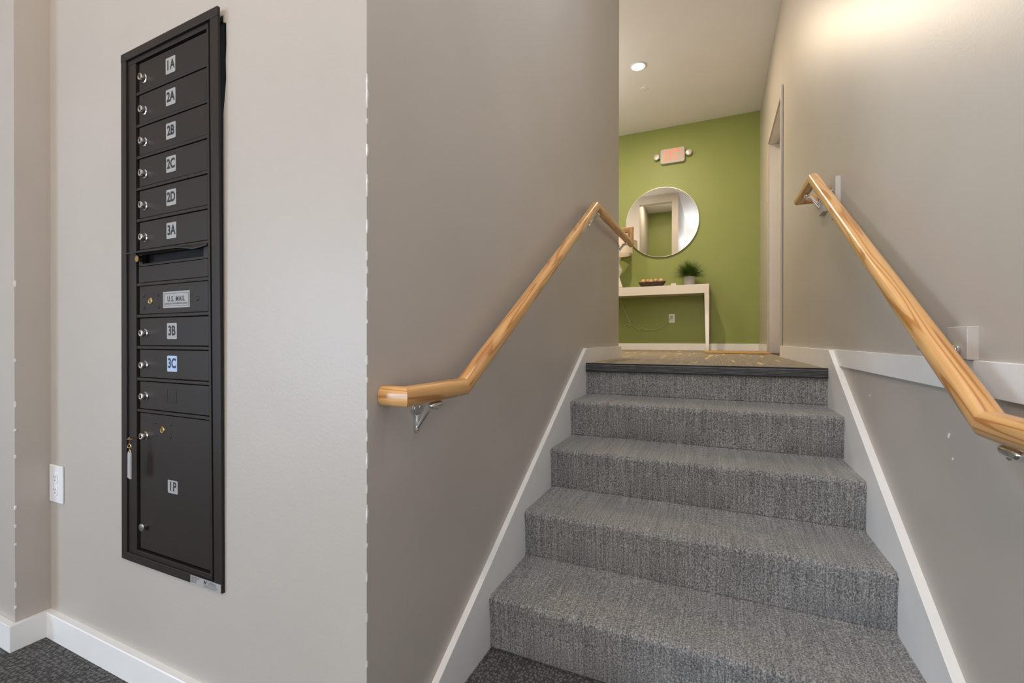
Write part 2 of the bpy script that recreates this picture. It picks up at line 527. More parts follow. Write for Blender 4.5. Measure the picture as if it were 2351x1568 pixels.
# foyer front (behind the camera) with a big assumed window, added for the front light
bm = bmesh.new()
box(bm, -4.2, -3.3, -4.9, -4.78, 0, ZC)
box(bm, 0.3, 0.62, -4.9, -4.78, 0, ZC)
box(bm, -3.3, 0.3, -4.9, -4.78, 2.55, ZC)
box(bm, -3.3, 0.3, -4.9, -4.78, 0, 0.15)
struct('wall_rear', bm, M_wall)
bm = bmesh.new()
for xx in (-3.3, -2.12, -0.94, 0.25):
    box(bm, xx, xx + 0.05, -4.86, -4.80, 0.15, 2.55)
box(bm, -3.3, 0.3, -4.859, -4.801, 0.15, 0.22); box(bm, -3.3, 0.3, -4.859, -4.801, 2.48, 2.55)
win = struct('window_assumed_front', bm, M_trim)
bm = bmesh.new(); box(bm, -3.25, 0.25, -4.835, -4.825, 0.2, 2.5)
finish('pane', bm, M_glass, win)
bm = bmesh.new()  # unseen left window, assumed and added to go with the side light
for yy in (-4.42, -3.325, -2.23):
    box(bm, -4.29, -4.23, yy, yy + 0.05, 0.18, 2.52)
box(bm, -4.289, -4.231, -4.37, -2.23, 0.18, 0.24); box(bm, -4.289, -4.231, -4.37, -2.23, 2.46, 2.52)
win = struct('window_assumed_left', bm, M_trim)
bm = bmesh.new(); box(bm, -4.265, -4.255, -4.38, -2.22, 0.22, 2.48)
finish('pane', bm, M_glass, win)


bm = bmesh.new()  # unseen side window, added to go with the cool fill from the right
for yy in (-2.38, -1.62, -0.87):
    box(bm, XWR + 0.06, XWR + 0.11, yy, yy + 0.05, 0.22, 2.18)
box(bm, XWR + 0.061, XWR + 0.109, -2.33, -0.87, 0.22, 0.28); box(bm, XWR + 0.061, XWR + 0.109, -2.33, -0.87, 2.12, 2.18)
win = struct('window_added', bm, M_trim)
bm = bmesh.new(); box(bm, XWR + 0.08, XWR + 0.09, -2.34, -0.86, 0.26, 2.14)
finish('pane', bm, M_glass, win)


# paint chips along the two outside corners (plaster showing through)
def chips(name, x, y, zs, parent, sx):
    bm = bmesh.new()
    for z, hgt, w in zs:
        n = max(3, int(hgt / 0.008))
        pts = []
        for i in range(n + 1):
            t = i / n
            pts.append((x + sx * w * (0.25 + 0.75 * random.random()) * sin(pi * min(max(t, 0.08), 0.92)), z + hgt * t))
        pts2 = [(x - sx * w * 0.9 * random.random() * sin(pi * min(max(i / n, 0.08), 0.92)), z + hgt * i / n) for i in range(n, -1, -1)]
        prism(bm, pts + pts2, 'y', y - 0.0012, y + 0.003)
    o = finish(name, bm, M_chip, parent)
    o['kind'] = 'stuff'
    return o


random.seed(3)
zl = [(1.535, 0.075, .0028), (1.50, 0.012, .002), (1.428, 0.028, .003), (1.34, 0.05, .0026), (1.26, 0.03, .002), (1.20, .02, .0018),
      (1.17, .016, .0016), (1.11, .03, .0022), (1.06, .01, .0015), (0.97, .02, .002), (0.93, .012, .0014), (0.85, .02, .0018),
      (0.80, .02, .0022), (0.74, .035, .002), (0.685, .02, .0016), (0.62, .04, .0026), (0.565, .01, .0014), (0.49, .02, .0018),
      (0.40, .02, .0014), (1.95, .006, .0014), (1.90, .005, .0012), (0.30, .015, .0012), (.22, .012, .0012)]
chips('chipped_plaster', XWL, YW, zl, wall_front, 1)
zl2 = [(0.80, .02, .002), (0.72, .008, .004), (0.46, .014, .005), (0.40, .01, .004), (.34, .008, .003), (.2, .02, .002), (.13, .012, .004), (.63, .012, .003), (.95, .01, .003), (1.2, .02, .002)]
chips('chipped_plaster', -2.119, 0.689, zl2, wall_pier, 1)
# small dents in the right wall
bm = bmesh.new()
for (yy, zz, a, w) in ((1.397, .800, .0075, .003), (1.377, .750, .004, .002), (2.0045, .827, .004, .0015)):
    pts = [(yy + a * cos(t) * 0.6 - w * sin(t), zz + a * sin(t) * 0.9) for t in [k * pi / 5 for k in range(10)]]
    prism(bm, pts, 'x', XWR - 0.0012, XWR + 0.002)
d = finish('wall_nick', bm, M_chip, wall_right); d['kind'] = 'stuff'

# ------------------------------------------------------------------ baseboards and skirts
BH = 0.0864


def bb_profile_y(bm, x0, x1, yw, t=0.019, z0=0.0, h=BH):   # board on a wall facing -Y
    prism(bm, [(yw, z0), (yw, z0 + h), (yw - t + 0.002, z0 + h - 0.001), (yw - t, z0 + h - 0.004), (yw - t, z0)], 'x', x0, x1)


bm = bmesh.new(); bb_profile_y(bm, -2.119 + 0.0185, XWL - 0.002, YW)
struct('baseboard_front', bm, M_trim)
bm = bmesh.new()
prism(bm, [(-2.119, YW), (-2.100, YW), (-2.100, 0.670), (-4.2, 0.670), (-4.2, 0.689), (-2.119, 0.689)], 'z', 0, BH)
struct('baseboard_pier', bm, M_trim, bevel=0.0015)
BHL = 0.0936
# left skirt: foyer board, rake, landing board, end return
S = 0.578


def skirt(name, xw, xf, ya, yend, anchor_y, anchor_z, ystart):
    yb = anchor_y
    ylow = yb - (anchor_z - BH) / S
    pts = [(ystart, 0.0), (ystart, BH), (ylow, BH), (yb, anchor_z), (yend, anchor_z), (yend, ZL - 0.02), (Y0 + 0.1, ZL - 0.02),
           (Y0 + 0.1, 0.0)]
    bm = bmesh.new()
    prism(bm, pts, 'x', min(xw, xf), max(xw, xf))
    return struct(name, bm, M_trim, bevel=0.0015)


t1 = skirt('trim_1', XWL - 0.001, XFL, 0, YE + 0.0165, 2.5546, ZL + BHL - 0.006, 0.80)
t2 = skirt('trim_2', XWR + 0.001, XFR, 0, DY0 - 0.075, 2.5378, ZL + BHL - 0.003, -4.7)
bm = bmesh.new()
box(bm, -0.8227, XWL, YE, YE + 0.0165, ZL, ZL + BHL - 0.006)
struct('baseboard_stair_wall_end', bm, M_trim)
# level board on the right wall at landing height
bm = bmesh.new(); box(bm, XWR - 0.0078, XWR + 0.001, -0.75, 2.535, 0.9110, 0.9825)
struct('trim_3', bm, M_trim, bevel=0.0012)
# back wall and right wall boards of the hall
bm = bmesh.new(); bb_profile_y(bm, -2.6, XWR, YB, 0.016, ZL, 0.090)
struct('baseboard_back', bm, M_trim)
bm = bmesh.new(); box(bm, XWR - 0.016, XWR, DY1 + 0.07, YB - 0.016, ZL, ZL + 0.09)
struct('baseboard_right', bm, M_trim)

# ------------------------------------------------------------------ doorway in the hall
bm = bmesh.new()   # jambs and head lining the opening
box(bm, XWR - 0.002, XWR + 0.182, DY1 - 0.02, DY1, ZL, DZ)
box(bm, XWR - 0.002, XWR + 0.182, DY0, DY0 + 0.02, ZL, DZ)
box(bm, XWR - 0.002, XWR + 0.182, DY0 + 0.02, DY1 - 0.02, DZ - 0.02, DZ)
door = struct('door_1', bm, M_greytrim)
bm = bmesh.new()
box(bm, XWR + 0.08, XWR + 0.12, DY1 - 0.034, DY1 - 0.02, ZL, DZ - 0.02)
box(bm, XWR + 0.08, XWR + 0.12, DY0 + 0.02, DY0 + 0.034, ZL, DZ - 0.02)
box(bm, XWR + 0.08, XWR + 0.12, DY0 + 0.034, DY1 - 0.034, DZ - 0.034, DZ - 0.02)
finish('door_stop', bm, M_greytrim, door)
bm = bmesh.new()   # casing, flat on the hall face
w = 0.062
box(bm, XWR - 0.016, XWR - 0.002, DY0 - w, DY0 + 0.006, ZL, DZ + w)
box(bm, XWR - 0.016, XWR - 0.002, DY1 - 0.006, DY1 + w, ZL, DZ + w)
box(bm, XWR - 0.016, XWR - 0.002, DY0 + 0.006, DY1 - 0.006, DZ - 0.006, DZ + w)
finish('door_casing', bm, M_wall, door, bevel=0.002)
bm = bmesh.new(); box(bm, XWR + 0.122, XWR + 0.162, DY0 + 0.022, DY1 - 0.022, ZL + 0.008, DZ - 0.024)
finish('door_leaf', bm, M_trim, door, bevel=0.002)
bm = bmesh.new(); box(bm, XWR - 0.0175, XWR - 0.0155, DY1 + 0.005, DY1 + 0.03, 2.36, 2.47)
finish('strike_plate', bm, M_brass, door)
bm = bmesh.new(); box(bm, XWR + 0.0, XWR + 0.178, DY0 + 0.02, DY1 - 0.02, ZL, ZL + 0.006)
finish('threshold', bm, M_darkwood, door)
# closet behind the doorway so that nothing shows through
bm = bmesh.new(); box(bm, XWR + 0.18, XWR + 0.24, DY0 - 0.1, DY1 + 0.1, ZL - 0.1, DZ + 0.1)
struct('wall_behind_door', bm, M_wall)

# ------------------------------------------------------------------ staircase
st = empty('staircase', (-0.1, Y0, 0), 'straight flight of grey carpeted steps up to the landing', 'stairs')
st_inv = Matrix.Translation(Vector((0.1, -Y0, 0)))


def sobj(name, bm, mat, **kw):
    o = finish(name, bm, mat, st, **kw); o.matrix_local = st_inv; return o


R = 0.016
for k in range(1, 5):
    zt = ZL - k * H; yn = Y0 - k * G
    # outline of one step: riser (slightly raked), rounded nosing, soft tread, soft cove at the back
    out = [(yn + 0.018, zt - H - 0.0), (yn + 0.010, zt - H + 0.010), (yn + 0.009, zt - H * 0.5), (yn + 0.003, zt - 0.035)]
    for j in range(8):
        a = pi - j * (pi / 2) / 7
        out.append((yn + R + R * cos(a), zt - R + R * sin(a)))
    yb = Y0 - (k - 1) * G + 0.010
    out += [(yn + 0.15, zt - 0.0015), (yb - 0.012, zt), (yb + 0.006, zt + 0.008), (yb + 0.03, zt + 0.008), (yb + 0.03, zt - 0.03), (yn + 0.05, zt - 0.03), (yn + 0.05, zt - H)]
    bm = bmesh.new()
    nx = 24
    xs = [XFL + (XFR - XFL) * i / nx for i in range(nx + 1)]
    rnd = random.Random(k)
    ph = rnd.random() * 6
    rings = []
    for x in xs:
        wob = 0.0012 * sin(x * 9 + ph) + 0.0008 * sin(x * 23 + ph * 2)
        rings.append([(x, y + (wob if 2 <= i <= 12 else 0), z + (wob * .7 if 5 <= i <= 13 else 0)) for i, (y, z) in enumerate(out)])
    loft(bm, rings)
    sobj('step', bm, M_stair, smooth=True)
# top riser below the nosing
bm = bmesh.new()
prism(bm, [(Y0 + 0.018, ZL - H), (Y0 + 0.010, ZL - H + .01), (Y0 + 0.009, ZL - 0.03), (Y0 + 0.012, ZL - 0.004), (Y0 + 0.05, ZL - 0.004), (Y0 + 0.05, ZL - H)], 'x', XFL, XFR)
sobj('top_riser', bm, M_stair)
# ribbed rubber nosing at the landing edge
zz0, zz1 = ZL - 0.042, ZL + 0.001
prof = [(Y0 + 0.04, ZL + 0.001), (Y0 + 0.004, ZL + 0.001), (Y0 - 0.001, ZL - 0.003)]
nr = 5
for i in range(nr):
    a = ZL - 0.006 - i * 0.0066
    prof += [(Y0 - 0.002, a), (Y0 - 0.003, a - 0.001), (Y0 - 0.003, a - 0.0042), (Y0 - 0.002, a - 0.0052), (Y0 + 0.0005, a - 0.0056), (Y0 + 0.0005, a - 0.0062)]
prof += [(Y0 - 0.004, zz0 + 0.002), (Y0 - 0.002, zz0), (Y0 + 0.012, zz0), (Y0 + 0.012, ZL - 0.006), (Y0 + 0.04, ZL - 0.006)]
bm = bmesh.new(); prism(bm, prof, 'x', XFL + 0.001, XFR - 0.001)
sobj('rubber_nosing', bm, M_rubber)
bm = bmesh.new(); box(bm, XFL + 0.001, XFR - 0.001, Y0 - 0.0035, Y0 + 0.006, zz0 - 0.003, zz0 + 0.001)
sobj('nosing_lip', bm, M_rubberdark)
bm = bmesh.new(); box(bm, XFL + 0.001, XFR - 0.001, Y0 - 0.001, Y0 + 0.014, ZL + 0.0, ZL + 0.004)
sobj('carpet_edge', bm, M_rubberdark)
# concealed fill under the treads
bm = bmesh.new()
pts = [(Y0 - 4 * G + 0.06, 0.0)]
for k in range(4, 0, -1):
    pts += [(Y0 - k * G + 0.045, ZL - k * H - 0.02), (Y0 - (k - 1) * G + 0.045, ZL - k * H - 0.02)]
pts += [(Y0 + 0.045, 0.0)]
prism(bm, pts, 'x', XFL + 0.002, XFR - 0.002)
sobj('stair_body', bm, M_stair)

# ------------------------------------------------------------------ handrails
RR = 0.0235


def rail_profile(n=32, flat=2.6):
    P = []
    for i in range(n):
        a = 2 * pi * i / n
        c, s_ = cos(a), sin(a)
        P.append((RR * 0.97 * math.copysign(abs(c) ** (2 / flat), c), RR * math.copysign(abs(s_) ** (2 / flat), s_)))
    return P


def rail_sections(parent, path, profs=None):
    """mitred square-cut sections, each one an object whose local X runs along its grain"""
    P = [Vector(p) for p in path]
    prof = rail_profile()
    inv = parent.matrix_world.inverted() if False else Matrix.Translation(-Vector(parent.location))
    for i in range(len(P) - 1):
        a, b2 = P[i], P[i + 1]
        d = (b2 - a).normalized()
        upg = Vector((0, 0, 1)) if abs(d.z) < 0.95 else Vector((1, 0, 0))
        side = d.cross(upg).normalized(); up = side.cross(d)
        n0 = d if i == 0 else (d + (P[i] - P[i - 1]).normalized()).normalized()
        n1 = d if i == len(P) - 2 else (d + (P[i + 2] - P[i + 1]).normalized()).normalized()
        M = Matrix(((d.x, side.x, up.x, a.x), (d.y, side.y, up.y, a.y), (d.z, side.z, up.z, a.z), (0, 0, 0, 1)))
        Minv = M.inverted()
        A = []; B = []
        for (u, v) in prof:
            off = side * u + up * v
            ta = -(off.dot(n0)) / d.dot(n0)
            A.append(Minv @ (a + off + d * ta))
            tb = -(off.dot(n1)) / d.dot(n1)
            B.append(Minv @ (b2 + off + d * tb))
        bm = bmesh.new()
        rings = [A]
        if i == 0 or i == len(P) - 2:
            pass
        L = 4
        for k in range(1, L): rings.append([A[j].lerp(B[j], k / L) for j in range(len(A))])
        rings.append(B)
        loft(bm, rings)
        finish('rail_section', bm, M_wood, parent, smooth=True, mw=inv @ M)


def make_bracket(parent, wall_x, rail_x, y, zb, slope, sgn):
    """sgn +1: wall at -X side (left rail). zb: underside height of the rail at y."""
    inv = Matrix.Translation(-Vector(parent.location))
    s = sgn
    zt = zb - 0.010
    # arm: from low on the wall plate curving up under the rail
    bm = bmesh.new()
    w0 = wall_x + s * 0.006
    top = Vector((rail_x - s * 0.020, y, zt - 0.004))
    lowp = Vector((w0, y, zt - 0.062)); hip = Vector((w0, y, zt - 0.018))
    t = 0.0035
    pts = [(lowp.x, lowp.z), (top.x - s * 0.0, top.z - 0.010), (top.x + s * 0.006, top.z - 0.006), (top.x + s * 0.006, top.z + 0.004),
           (top.x - s * 0.006, top.z + 0.004), (w0 + s * 0.012, zt - 0.026), (hip.x, hip.z - 0.012)]
    prism(bm, pts, 'y', y - t, y + t)
    tube(bm, [(lowp.x, y, lowp.z), (top.x, y, top.z - 0.008), (rail_x - s * 0.004, y, zt - 0.006), (rail_x + s * 0.004, y, zt - 0.006)], [0.0045, 0.0055, 0.0075, 0.0075], 12)
    arm = finish('bracket', bm, M_chrome, parent, smooth=True, mw=inv, bevel=0.001)
    # plate: teardrop against the wall with two screws
    bm = bmesh.new()
    out = []
    for k in range(9):
        a = -pi + pi * k / 8
        out.append((y + 0.0085 * cos(a), zt - 0.066 + 0.0085 * sin(a)))
    out += [(y + 0.0085, zt - 0.035), (y + 0.010, zt - 0.025)]
    for (cx, r) in ((0.011, 0.0105),):
        for k in range(7):
            a = -pi / 3 + (pi * 0.95) * k / 6
            out.append((y + cx + r * cos(a), zt - 0.012 + r * sin(a)))
        for k in range(7):
            a = pi * 0.38 + (pi * 0.95) * k / 6
            out.append((y - cx + r * cos(a), zt - 0.012 + r * sin(a)))
    out += [(y - 0.010, zt - 0.025), (y - 0.0085, zt - 0.035)]
    prism(bm, out, 'x', wall_x, wall_x + s * 0.006)
    finish('wall_plate', bm, M_chrome, arm, bevel=0.0016)
    for (yy, zz) in ((y, zt - 0.066), (y - 0.011, zt - 0.012), (y + 0.011, zt - 0.012)):
        bm = bmesh.new()
        lathe(bm, (wall_x + s * 0.006, yy, zz), (s, 0, 0), [(0.005, 0), (0.0046, 0.0012), (0.003, 0.002), (0.0005, 0.0022)], 12)
        finish('screw', bm, M_nickel, arm, smooth=True)
    # saddle: short rounded bar running along the rail
    bm = bmesh.new()
    L = 0.026
    dz = slope
    nrm = 1 / math.sqrt(1 + dz * dz)
    p0 = Vector((rail_x, y - L * nrm, zt - L * nrm * dz)); p1 = Vector((rail_x, y + L * nrm, zt + L * nrm * dz))
    dd = (p1 - p0).normalized()
    pr = [(0.001, 0), (0.005, 0.001), (0.0085, 0.005), (0.0095, 0.012), (0.0095, 0.04), (0.0085, 0.047), (0.005, 0.051), (0.001, 0.052)]
    lathe(bm, p0, dd, pr, 16)
    finish('saddle', bm, M_chrome, arm, smooth=True)
    return arm


# left handrail
XL = -0.642
lz, uz, tz = 0.8955, 1.8000, 1.8080
LB = Vector((XL, 1.090, lz)); UB = Vector((XL, 2.598, uz))
hl = empty('handrail', (XL, 1.8, 1.2), 'long varnished pine handrail on left stair wall, wrapping the wall end at top', 'handrail', )
rail_sections(hl, [(XWL + 0.001, 0.835, lz), (XL, 0.835, lz), LB, UB, (XL, 3.775, tz + 0.004), (XL, 3.775, tz + 0.118), (-0.775, 3.775, tz + 0.118), (-0.775, YE + 0.001, tz + 0.118)])
slope = (UB.z - LB.z) / (UB.y - LB.y)
co = 1 / math.sqrt(1 + slope * slope)


def under(y, lo, hi, zl_, zh_, sl):
    if y < lo: return zl_ - RR
    if y > hi: return zh_ - RR
    return zl_ + (y - lo) * sl - RR / co


make_bracket(hl, XWL, XL, 0.957, lz - RR, 0, 1)
make_bracket(hl, XWL, XL, 1.370, under(1.370, LB.y, UB.y, lz, uz, slope), slope, 1)
make_bracket(hl, XWL, XL, 2.465, under(2.465, LB.y, UB.y, lz, uz, slope), slope, 1)
make_bracket(hl, XWL, XL, 2.655, tz - RR - 0.004, 0, 1)
make_bracket(hl, XWL, XL, 3.566, tz - RR, 0, 1)

# right handrail
XR = 0.4195
rlz, ruz = 0.883, 1.797
RL = Vector((XR, 1.024, rlz)); RU = Vector((XR, 2.565, ruz))
hr = empty('handrail', (XR, 1.8, 1.2), 'varnished pine handrail on right stair wall, bracketed to grey wood blocks', 'handrail')
rail_sections(hr, [(XR, -0.30, rlz), RL, RU, (XR, 2.975, ruz + 0.01), (XWR - 0.0, 2.975, ruz + 0.01)])
rs = (RU.z - RL.z) / (RU.y - RL.y)
co = 1 / math.sqrt(1 + rs * rs)
inv = Matrix.Translation(-Vector(hr.location))
for (y0, y1, z0, z1) in ((1.2648, 1.3533, 0.9835, 1.0545), (2.4345, 2.520, 1.580, 1.757), (2.6985, 2.80, 1.668, 1.752)):
    bm = bmesh.new(); box(bm, 0.4805, XWR + 0.001, y0, y1, z0, z1)
    finish('mounting_block', bm, M_greytrim, hr, mw=inv, bevel=0.0015)
make_bracket(hr, XWR, XR, 0.965, rlz - RR, 0, -1)
make_bracket(hr, 0.4805, XR, 1.312, under(1.312, RL.y, RU.y, rlz, ruz, rs), rs, -1)
make_bracket(hr, 0.4805, XR, 2.492, under(2.492, RL.y, RU.y, rlz, ruz, rs), rs, -1)
make_bracket(hr, 0.4805, XR, 2.765, ruz + 0.005 - RR, 0, -1)
make_bracket(hr, XWR, XR, -0.2, rlz - RR, 0, -1)

# ------------------------------------------------------------------ mailbox
YF = 0.7705
mb = empty('apartment_mailbox', (FX0 + 0.2, YF, FZ0), 'tall dark bronze recessed mailbox panel with numbered locking doors', 'mailbox')
minv = Matrix.Translation(-Vector(mb.location))


KD = (0.7705 + 0.009) / 0.7705      # the doors lie 9 mm behind the frame; door coordinates are laid out on the frame plane


def twist(bm, k=None):
    if k is None: k = KD
    for v in bm.verts:
        v.co.x *= k; v.co.z = 1.024 + (v.co.z - 1.024) * k
    """the panel stands slightly off the wall at its upper right corner"""
    for v in bm.verts:
        u = min(max((v.co.x - FX0) / (FX1 - FX0), 0), 1); w_ = min(max((v.co.z - FZ0) / (FZ1 - FZ0), 0), 1)
        v.co.y -= 0.0115 * u * w_


def mobj(name, bm, mat, parent=None, k=None, **kw):
    twist(bm, k)
    o = finish(name, bm, mat, parent or mb, **kw)
    if parent is None: o.matrix_local = minv
    return o


def ringframe(bm, x0, x1, z0, z1, wl, wr, wb, wt, y0, y1, mi=0):
    box(bm, x0, x0 + wl, y0, y1, z0, z1 - wt, mi)
    box(bm, x1 - wr, x1, y0, y1, z0 + wb, z1 - wt, mi)
    box(bm, x0, x1, y0 - 0.0006, y1, z1 - wt, z1, mi)
    box(bm, x0 + wl, x1, y0 - 0.0006, y1, z0, z0 + wb, mi)


bm = bmesh.new(); ringframe(bm, FX0, FX1, FZ0, FZ1, 0.028, 0.034, 0.024, 0.024, YF, YF + 0.007)
mobj('outer_frame', bm, M_bronze, k=1.0, bevel=0.0012)
bm = bmesh.new(); ringframe(bm, FX0 + 0.044, FX1 - 0.036, FZ0 + 0.030, FZ1 - 0.034, 0.044, 0.0085, 0.014, 0.014, YF + 0.006, YF + 0.03)
mobj('inner_frame', bm, M_bronze, bevel=0.0012)
bm = bmesh.new(); box(bm, FX0 + 0.014, FX1 - 0.008, YF + 0.030, YF + 0.075, FZ0 + 0.014, FZ1 - 0.014)
mobj('cabinet_body', bm, M_black, k=1.0)
IX0, IX1 = -1.5670, -1.2300      # inside of the frame
# horizontal rails between compartments
divs = [1.752, 1.657, 1.5635, 1.470, 1.377, 1.284, 1.187, 1.094, 1.0015, 0.9077, 0.815]
for z in divs:
    bm = bmesh.new(); box(bm, IX0 - 0.006, IX1 + 0.004, YF + 0.0078, YF + 0.026, z - 0.0045, z + 0.0045)
    mobj('divider', bm, M_bronze, bevel=0.0012)


def label_bm(x, z, w_, h_, y, txt, size, sx, bold, txtmat=1):
    bm = bmesh.new()
    r = 0.003; pts = []
    for (cx, cz, a0) in ((x + w_ / 2 - r, z + h_ / 2 - r, 0), (x - w_ / 2 + r, z + h_ / 2 - r, 90), (x - w_ / 2 + r, z - h_ / 2 + r, 180), (x + w_ / 2 - r, z - h_ / 2 + r, 270)):
        for k in range(4):
            a = radians(a0 + k * 30); pts.append((cx + r * cos(a), cz + r * sin(a)))
    prism(bm, pts, 'y', y - 0.0007, y + 0.0005)
    if txt:
        t = text_bm(txt, size, sx, bold, sp=1.16 if '1' in txt else 1.0)
        merge(bm, t, (x, y - 0.0010, z), txtmat)
    return bm


def make_lock(x, z, y, parent, face=M_chrome):
    bm = bmesh.new()
    lathe(bm, (x, y + 0.001, z), (0, -1, 0), [(0.0125, 0), (0.0125, 0.002), (0.0105, 0.0035), (0.0105, 0.011), (0.0098, 0.0125), (0.0075, 0.0130), (0.0070, 0.0118), (0.0055, 0.0118), (0.0055, 0.0128), (0.0003, 0.0130)], 24)
    lk = finish('lock', bm, face, parent, smooth=True)
    return lk


def slot_geo(bm, x, z, y):
    box(bm, x - 0.0011, x + 0.0011, y - 0.0004, y + 0.001, z - 0.0042, z + 0.0042, 1)


doorspec = [(1.8455, 1.752, '1A'), (1.752, 1.657, '2A'), (1.657, 1.5635, '2B'), (1.5635, 1.470, '2C'), (1.470, 1.377, '2D'), (1.377, 1.284, '3A'),
            (1.094, 1.0015, '3B'), (1.0015, 0.9077, '3C'), (0.9077, 0.815, ''), (0.815, 0.400, '1P')]
lockz = {'1A': 1.7894, '2A': 1.6962, '2B': 1.6042, '2C': 1.5109, '2D': 1.4175, '3A': 1.324, '3B': 1.0434, '3C': 0.9498, '': 0.8587, '1P': 0.7418}
DYF = YF + 0.0095   # front face of the doors
LKX = -1.5300
for (zt, zb, nm) in doorspec:
    bm = bmesh.new(); box(bm, IX0 + 0.008, IX1 - 0.003, DYF, DYF + 0.012, zb + 0.006, zt - 0.0065)
    d = mobj('compartment_door', bm, M_bronze, bevel=0.0016)
    if nm:
        zc = {'1A': 1.7943, '1P': 0.609, '3C': 0.9568}.get(nm, (zt + zb) / 2 + 0.0010)
        bm = label_bm(-1.3970, zc, 0.0465, 0.045 if nm != '1P' else 0.037, DYF, nm, 0.0375 if nm != '1P' else 0.036, 0.86, 0.0009 if '1' in nm else 0.0012)
        if nm == '1P':
            pass
        twist(bm)
        finish('number_label', bm, [M_labelblue, M_inkblue] if nm == '3C' else [M_label, M_ink], d)
    else:
        bm = bmesh.new()
        ringframe(bm, -1.4215, -1.3765, 0.846, 0.885, 0.0012, 0.0006, 0.0006, 0.0006, DYF - 0.0005, DYF + 0.0005)
        twist(bm); finish('adhesive_mark', bm, M_bronze, d)
    lz_ = lockz[nm]
    bm = bmesh.new()
    lathe(bm, (LKX, DYF + 0.001, lz_), (0, -1, 0), [(0.0130, 0), (0.0130, 0.002), (0.0105, 0.0035), (0.0105, 0.0130), (0.0098, 0.0142), (0.0074, 0.0147), (0.0068, 0.0132), (0.0055, 0.0132), (0.0055, 0.0145), (0.0003, 0.0147)], 24)
    slot_geo(bm, LKX, lz_, DYF - 0.0146)
    twist(bm)
    finish('lock', bm, [M_chrome, M_ink], d, smooth=True)
    if nm == '1P':
        bm = bmesh.new()
        lathe(bm, (LKX, DYF + 0.001, 0.4757), (0, -1, 0), [(0.007, 0), (0.007, 0.007), (0.0105, 0.009), (0.0115, 0.012), (0.0105, 0.0145), (0.006, 0.0155), (0.0003, 0.0155)], 24)
        twist(bm); finish('knob', bm, M_nickel, d, smooth=True)
        bm = bmesh.new()
        lathe(bm, (-1.4455, DYF + 0.001, 0.7662), (0, -1, 0), [(0.0105, 0), (0.0105, 0.002), (0.009, 0.003), (0.0085, 0.002), (0.0075, 0.002), (0.007, 0.003), (0.0003, 0.003)], 24)
        slot_geo(bm, -1.4455, 0.7662, DYF - 0.002); twist(bm)
        finish('master_lock', bm, [M_brass, M_ink], d, smooth=True)
        for (x, z) in ((-1.481, .7846), (-1.4065, .7854), (-1.479, .7495), (-1.4065, .7509)):
            bm = bmesh.new(); lathe(bm, (x, DYF + 0.0005, z), (0, -1, 0), [(0.006, 0), (0.0052, 0.0012), (0.003, 0.0022), (0.0003, 0.0026)], 14)
            twist(bm); finish('rivet', bm, M_bronze, d, smooth=True)

# outgoing-mail door with its slot and bent flap
bm = bmesh.new()
sx0, sx1, sz0, sz1 = -1.545, -1.252, 1.2475, 1.2745
x0, x1 = IX0 + 0.004, IX1 - 0.003
ztp, zbt = 1.279, 1.2415
box(bm, x0, sx0, DYF, DYF + 0.01, zbt, ztp); box(bm, sx1, x1, DYF, DYF + 0.01, zbt, ztp)
box(bm, sx0, sx1, DYF, DYF + 0.01, zbt, sz0); box(bm, sx0, sx1, DYF, DYF + 0.01, sz1, ztp)
od = mobj('outgoing_mail_slot', bm, M_bronze)
bm = bmesh.new(); box(bm, x0, x1, DYF - 0.0006, DYF + 0.011, 1.1925, 1.2400)
mobj('blank_panel', bm, M_bronze, bevel=0.0012)
bm = bmesh.new()
n = 24; top = []; bot = []
fl_t = []; fl_b = []
for i in range(n + 1):
    t = i / n
    x = -1.578 + (IX1 + 0.002 + 1.578) * t
    outw = 0.033 * (1 - t) ** 0.7 + 0.003 if t < 0.98 else 0.006
    dip = 0.0015 * sin(t * 13) + 0.002 * sin(t * 5)
    zi = 1.2835; zo = 1.2765 - 0.004 * (1 - t) + 0.3 * dip - (0.006 * math.exp(-((t - 0.86) / 0.09) ** 2))
    fl_t.append(((x, DYF, zi + 0.0018), (x, DYF - outw, zo + 0.0018)))
    fl_b.append(((x, DYF, zi), (x, DYF - outw, zo - 0.001)))
rings = [[a[0], a[1], b2[1], b2[0]] for a, b2 in zip(fl_t, fl_b)]
loft(bm, rings)
twist(bm)
finish('mail_flap', bm, M_bronze, od, smooth=False)
bm = bmesh.new(); cyl(bm, (-1.550, DYF, 1.262), (-1.550, DYF - 0.012, 1.262), 0.0095, n=20)
twist(bm); finish('flap_lock', bm, M_brass, od, smooth=True)

# master door lettered for the mail carrier
bm = bmesh.new(); box(bm, x0 + 0.004, x1, DYF - 0.0006, DYF + 0.011, 1.0995, 1.1815)
md = mobj('master_door', bm, M_bronze, bevel=0.0014)
bm = bmesh.new()
lx, lz2, lw, lh = -1.3745, 1.1370, 0.1250, 0.0460
box(bm, lx - lw / 2, lx + lw / 2, DYF - 0.0016, DYF, lz2 - lh / 2, lz2 + lh / 2)
yt = DYF - 0.0020
b_ = 0.0048
for (a0, a1, c0, c1) in ((lx - lw / 2 + b_, lx + lw / 2 - b_, lz2 + lh / 2 - b_ - .0014, lz2 + lh / 2 - b_), (lx - lw / 2 + b_, lx + lw / 2 - b_, lz2 - lh / 2 + b_, lz2 - lh / 2 + b_ + .0014),
                         (lx - lw / 2 + b_, lx - lw / 2 + b_ + .0014, lz2 - lh / 2 + b_, lz2 + lh / 2 - b_), (lx + lw / 2 - b_ - .0014, lx + lw / 2 - b_, lz2 - lh / 2 + b_, lz2 + lh / 2 - b_)):
    box(bm, a0, a1, yt, DYF - .001, c0, c1, 2)
